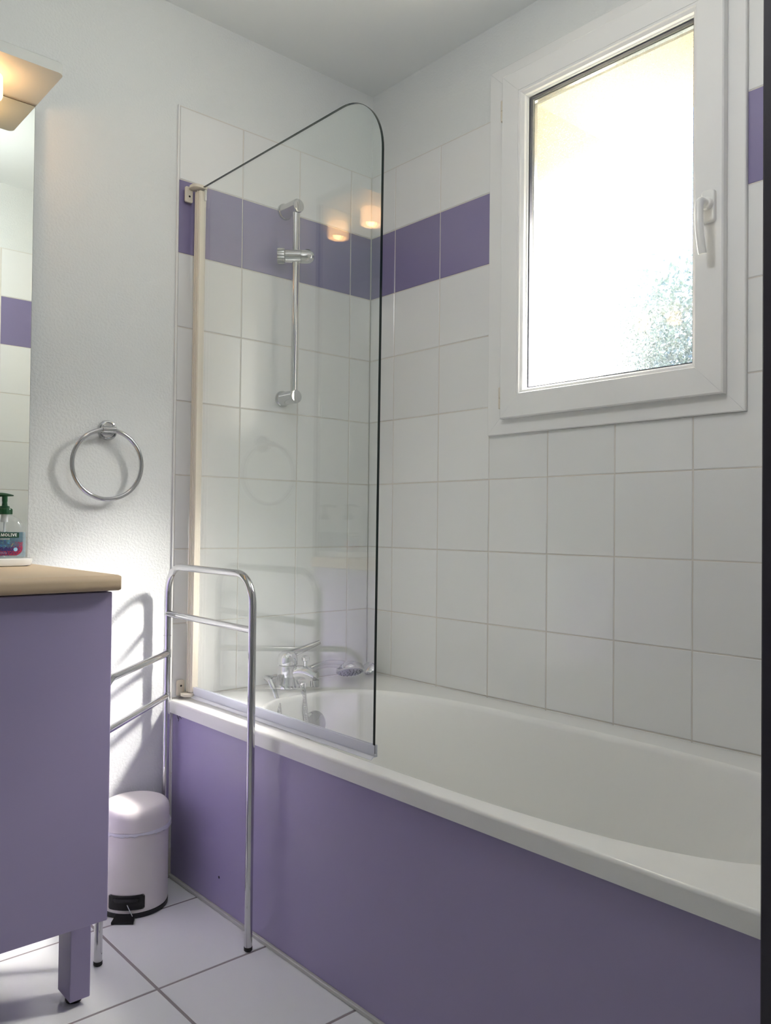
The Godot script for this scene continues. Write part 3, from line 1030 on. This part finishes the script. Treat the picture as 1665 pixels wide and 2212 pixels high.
	glow.emission_energy_multiplier = 14.0
	for x in [0.268, -0.268]:
		var cup := Mb.new()
		cup.xf = Transform3D(Basis.IDENTITY, Vector3(x, 0.0, 0.102))
		cup.lathe([[0.008, -0.004], [0.028, -0.005], [0.032, -0.009], [0.0325, -0.050], [0.031, -0.055], [0.0295, -0.055], [0.0295, -0.010], [0.008, -0.007]], 36, false)
		part("lamp_shade", cup, shade, c, "frosted glass lamp cup")
		var so := Mb.new()
		so.xf = cup.xf
		so.lathe([[0.011, 0.0], [0.011, -0.020], [0.009, -0.022]], 18)
		part("lamp_holder", so, M.plastic, c)
		var bu := Mb.new()
		bu.xf = Transform3D(Basis.IDENTITY, Vector3(x, -0.046, 0.102))
		bu.lathe([[0.002, 0.013], [0.009, 0.011], [0.0135, 0.003], [0.0135, -0.003], [0.010, -0.010], [0.002, -0.0135]], 20)
		part("light_bulb", bu, glow, c)
		var om := OmniLight3D.new()
		om.name = "bulb_light"
		om.light_color = Color(1.0, 0.76, 0.50)
		om.light_energy = 0.0065
		om.light_size = 0.012
		om.omni_range = 8.0
		om.omni_attenuation = 2.0
		om.shadow_enabled = true
		c.add_child(om, true)
		om.position = Vector3(x, -0.046, 0.102)

# ---------------------------------------------------------------- soap tray and bottle
func build_basin_top() -> void:
	var t := thing("soap_tray", "white ceramic tray under the soap bottle on the beige countertop", "tray", Vector3(-1.209, 0.8472, 0.0755))
	var rings := []
	for e in [[0.114, 0.051, 0.0], [0.119, 0.0555, 0.002], [0.1215, 0.058, 0.008], [0.122, 0.0585, 0.016], [0.1205, 0.057, 0.0178], [0.117, 0.0535, 0.0178], [0.115, 0.0515, 0.0160], [0.110, 0.047, 0.0152]]:
		var r := PackedVector3Array()
		for p in round_rect(e[0] * 2, e[1] * 2, 0.03, 8): r.append(Vector3(p.x, e[2], p.y))
		rings.append(r)
	part("dish", Mb.new().loft(rings), M.enamel, t)
	# soap bottle
	var s := thing("soap_dispenser", "clear pump soap bottle with green cap and printed label beside the mirror", "soap dispenser", Vector3(-1.140, 0.8626, 0.078))
	s.rotation.y = -0.22
	var prof := [[0.040, 0.018, 0.0], [0.044, 0.022, 0.003], [0.0455, 0.0235, 0.010], [0.0465, 0.024, 0.04], [0.0455, 0.0238, 0.060], [0.0405, 0.0225, 0.078], [0.031, 0.0195, 0.090], [0.020, 0.0165, 0.0965], [0.014, 0.014, 0.0985], [0.013, 0.013, 0.102]]
	var body := part("bottle", Mb.new().oval(prof, 40, 2.3), pane(Color(0.9, 0.94, 0.95), 0.06), s)
	var liq := []
	for p in prof:
		if p[2] < 0.07: liq.append([p[0] - 0.0015, p[1] - 0.0015, maxf(p[2], 0.0018)])
	part("liquid_soap", Mb.new().oval(liq, 40, 2.3), pane(Color(0.55, 0.68, 0.76), 0.38), body, "pale blue liquid")
	var dip := Mb.new()
	dip.lathe([[0.0075, 0.083], [0.0075, 0.100]], 16)
	dip.lathe([[0.0022, 0.004], [0.0022, 0.084]], 10)
	part("dip_tube", dip, mat(Color(0.85, 0.87, 0.88), 0.4), s)
	var col := Mb.new()
	var rr := []
	for y in [0.100, 0.101, 0.111, 0.1135, 0.1145]:
		var r := PackedVector3Array()
		for k in 60:
			var an := TAU * k / 60
			var rad: float = 0.0165 - (0.0005 if k % 3 == 0 and y < 0.112 else 0.0) - (0.002 if y > 0.112 else 0.0) - (0.003 if y > 0.114 else 0.0)
			r.append(Vector3(rad * cos(an), y, rad * sin(an)))
		rr.append(r)
	col.loft(rr)
	part("collar", col, M.green, s)
	var pump := Mb.new()
	pump.lathe([[0.0105, 0.1140], [0.0105, 0.118], [0.0060, 0.1195], [0.0052, 0.128], [0.0058, 0.129], [0.0058, 0.141], [0.0050, 0.142]], 20)
	part("pump_stem", pump, M.green, s)
	var nzp := PackedVector3Array()
	var nzr := PackedFloat32Array()
	for k in 13:
		var f := k / 12.0
		nzp.append(Vector3(0.018 - 0.058 * f, 0.1425 + 0.0030 * sin(f * PI * 0.8) - 0.003 * f * f, 0.0))
		nzr.append(0.0012 + 0.0052 * sin(minf(1.0, f * 1.6 + 0.05) * PI * 0.62))
	var nozz := Mb.new()
	nozz.xf = Transform3D(Basis.from_scale(Vector3(1, 0.75, 1.5)), Vector3(0, 0.0357, 0))
	nozz.tube(nzp, 0.004, 14, nzr)
	part("pump_head", nozz, M.green, s)
	label_on(s, prof)

func front(x: float, y: float, prof: Array) -> Vector3:     # a point on the bottle's front face
	var w := 0.046
	var d := 0.024
	for i in prof.size() - 1:
		if y >= prof[i][2] and y <= prof[i + 1][2]:
			var f: float = (y - prof[i][2]) / (prof[i + 1][2] - prof[i][2])
			w = lerpf(prof[i][0], prof[i + 1][0], f)
			d = lerpf(prof[i][1], prof[i + 1][1], f)
	var k := clampf(absf(x) / w, 0.0, 0.999)
	return Vector3(x, y, d * pow(1.0 - pow(k, 2.3), 1.0 / 2.3))

func label_on(s: Node3D, prof: Array) -> void:
	var W := 0.074
	var y0 := 0.008
	var y1 := 0.0605
	# the printed picture: teal water, coral, weed and a blue striped shoal
	var iw := 592
	var ih := 420
	var img := Image.create(iw, ih, false, Image.FORMAT_RGBA8)
	var n1 := noise(0.012, 3, FastNoiseLite.TYPE_SIMPLEX_SMOOTH, 3)
	var n2 := noise(0.035, 3, FastNoiseLite.TYPE_SIMPLEX_SMOOTH, 9)
	for y in ih:
		for x in iw:
			var v := y / float(ih)
			var c := Color(0.36, 0.47, 0.52).lerp(Color(0.22, 0.36, 0.50), clampf(v * 1.3 - 0.2 + n1.get_noise_2d(x, y) * 0.5, 0, 1))
			if v > 0.66 + 0.10 * n1.get_noise_1d(x * 2.0): c = Color(0.28, 0.22, 0.47).lerp(Color(0.15, 0.16, 0.36), 0.5 + 0.8 * n2.get_noise_2d(x, y))
			var coral := n2.get_noise_2d(x + 300, y) + 0.9 * (absf(x / float(iw) - 0.5) * 2.0 - 0.62) + 0.5 * (v - 0.7)
			if coral > 0.12 and v > 0.40: c = Color(0.80, 0.24, 0.32).lerp(Color(0.45, 0.12, 0.25), clampf(0.5 + n2.get_noise_2d(x * 2, y * 2), 0, 1))
			if v > 0.80 and n2.get_noise_2d(x, y + 500) > 0.0: c = Color(0.62, 0.16, 0.27)
			img.set_pixel(x, y, c)
	var rng := RandomNumberGenerator.new()
	rng.seed = 21
	for k in 30:                                            # slanting strokes of the shoal
		var cx := rng.randf_range(0.16, 0.60) * iw
		var cy := rng.randf_range(0.27, 0.60) * ih
		var tone: Color = [Color(0.38, 0.66, 0.80), Color(0.16, 0.22, 0.55), Color(0.24, 0.48, 0.72), Color(0.30, 0.62, 0.60)][k % 4]
		for a in 46:
			for b in range(-5, 6):
				var px := int(cx + a * 0.8)
				var py := int(cy + a * 0.5 + b * (1.0 - pow(a / 23.0 - 1.0, 2.0)))
				if px >= 0 and px < iw and py >= 0 and py < ih: img.set_pixel(px, py, tone)
	for a in range(-34, 35):                                # a yellow fish and a pale round seal
		for b in range(-34, 35):
			if a * a + b * b < 34 * 34: img.set_pixel(int(iw * 0.80) + a, int(ih * 0.74) + b, Color(0.60, 0.80, 0.90))
	for a in 60:
		for b in range(-4, 5): img.set_pixel(int(iw * 0.68) + a / 2 + b, int(ih * 0.62) - a, Color(0.70, 0.66, 0.40))
	for r in 2:                                             # two lines of small print
		for a in range(140, 330):
			if rng.randf() < 0.8:
				for b in 5: img.set_pixel(a, int(ih * (0.855 + 0.055 * r)) + b, Color(0.85, 0.86, 0.92))
	var lm := mat(Color.WHITE, 0.35)
	lm.albedo_texture = ImageTexture.create_from_image(img)
	var b := Mb.new()
	var nx := 28
	var ny := 14
	var at := func(i: int, j: int) -> Vector2:
		var v := j / float(ny)
		var half := W / 2
		if v < 0.28: half *= sqrt(1.0 - pow((0.28 - v) / 0.28, 2.0) * 0.55)   # rounded lower corners
		return Vector2(lerpf(-half, half, i / float(nx)), lerpf(y0, y1, v))
	for i in nx:
		for j in ny:
			var c := [at.call(i, j), at.call(i + 1, j), at.call(i + 1, j + 1), at.call(i, j + 1)]
			for k in [[0, 1, 2], [0, 2, 3]]:
				for e in k:
					var p: Vector2 = c[e]
					b.tri.append(front(p.x, p.y, prof) + Vector3(0, 0, 0.0004))
					b.uvs.append(Vector2(0.5 + p.x / W, 1.0 - (p.y - y0) / (y1 - y0)))
	var lab := part("label", b, lm, s, "printed sea label")
	# the green band and its lettering
	var band := Mb.new()
	band.begin()
	for i in 16:
		var xa := lerpf(-0.029, 0.029, i / 16.0)
		var xb := lerpf(-0.029, 0.029, (i + 1) / 16.0)
		var q4 := []
		for lay in [0.0006, 0.0009]:
			for c in [[xa, 0.0478], [xb, 0.0478], [xb, 0.0595], [xa, 0.0595]]: q4.append(front(c[0], c[1], prof) + Vector3(0, 0, lay))
		band.q(q4[4], q4[5], q4[6], q4[7])
		band.q(q4[3], q4[2], q4[1], q4[0])
		band.q(q4[7], q4[6], q4[2], q4[3])
		band.q(q4[0], q4[1], q4[5], q4[4])
	part("green_band", band, mat(Color(0.02, 0.25, 0.17), 0.35), lab)
	lettering(lab, "PALMOLIVE", 0.0066, 0.0508, 0.0010, Color(0.96, 0.97, 0.96), prof)
	lettering(lab, "AQUARIUM", 0.0032, 0.0432, 0.0007, Color(0.88, 0.86, 0.80), prof)

func lettering(parent: Node3D, words: String, height: float, y: float, lift: float, c: Color, prof: Array) -> void:
	var tm := TextMesh.new()
	var f := SystemFont.new()
	f.font_names = PackedStringArray(["Droid Sans"])
	f.font_weight = 700
	tm.font = f
	tm.text = words
	tm.font_size = 48
	tm.pixel_size = 0.001
	tm.depth = 0.004
	var arr := tm.surface_get_arrays(0)
	var vs: PackedVector3Array = arr[Mesh.ARRAY_VERTEX]
	var ix = arr[Mesh.ARRAY_INDEX]
	var lo := vs[0]
	var hi := vs[0]
	for v in vs:
		lo = lo.min(v); hi = hi.max(v)
	var k := height / (hi.y - lo.y)
	var b := Mb.new()
	var order: PackedInt32Array = ix if ix != null else PackedInt32Array(range(vs.size()))
	for i in range(0, order.size(), 3):
		for e in [0, 2, 1]:
			var v := vs[order[i + e]]
			var x := (v.x - (lo.x + hi.x) / 2) * k
			b.tri.append(front(x, y + (v.y - lo.y) * k, prof) + Vector3(0, 0, lift + (0.0002 if v.z > 0 else 0.0)))
	part("lettering", b, mat(c, 0.4), parent)

# ---------------------------------------------------------------- globe lamp added out of view to brighten walls and ceiling
func build_added_fill_lamp() -> void:
	var t := thing("added_fill_lamp", "added white opal globe, an unseen fill lamp hung from the ceiling", "lamp", Vector3(-1.05, 2.35, 1.15))
	var rose := Mb.new()
	rose.lathe([[0.045, 0.0], [0.045, -0.008], [0.030, -0.022], [0.004, -0.025]], 32)
	part("ceiling_rose", rose, M.plastic, t)
	part("cord", Mb.new().tube(PackedVector3Array([Vector3(0, -0.02, 0), Vector3(0, -0.23, 0)]), 0.003, 10), M.plastic, t)
	var cap := Mb.new()
	cap.lathe([[0.004, -0.215], [0.022, -0.222], [0.024, -0.262], [0.020, -0.264]], 24)
	part("lamp_holder", cap, M.plastic, t)
	var opal := mat(Color(0.95, 0.95, 0.93), 0.4)
	opal.emission_enabled = true
	opal.emission = Color(1.0, 0.98, 0.95)
	opal.emission_energy_multiplier = 1.5
	var g := []
	for k in 17:
		var an := lerpf(1.32, -PI / 2 + 0.02, k / 16.0)
		g.append([0.1 * cos(an), -0.355 + 0.1 * sin(an)])
	part("fill_globe", Mb.new().lathe(g, 40), opal, t)
	var a := OmniLight3D.new()
	a.name = "added_fill_light"
	a.light_color = Color(0.98, 0.99, 1.0)
	a.light_energy = FILL_LAMP
	a.light_size = 0.085
	a.omni_range = 9.0
	a.omni_attenuation = 2.0
	a.shadow_enabled = true
	t.add_child(a, true)
	a.position = Vector3(0, -0.355, 0)
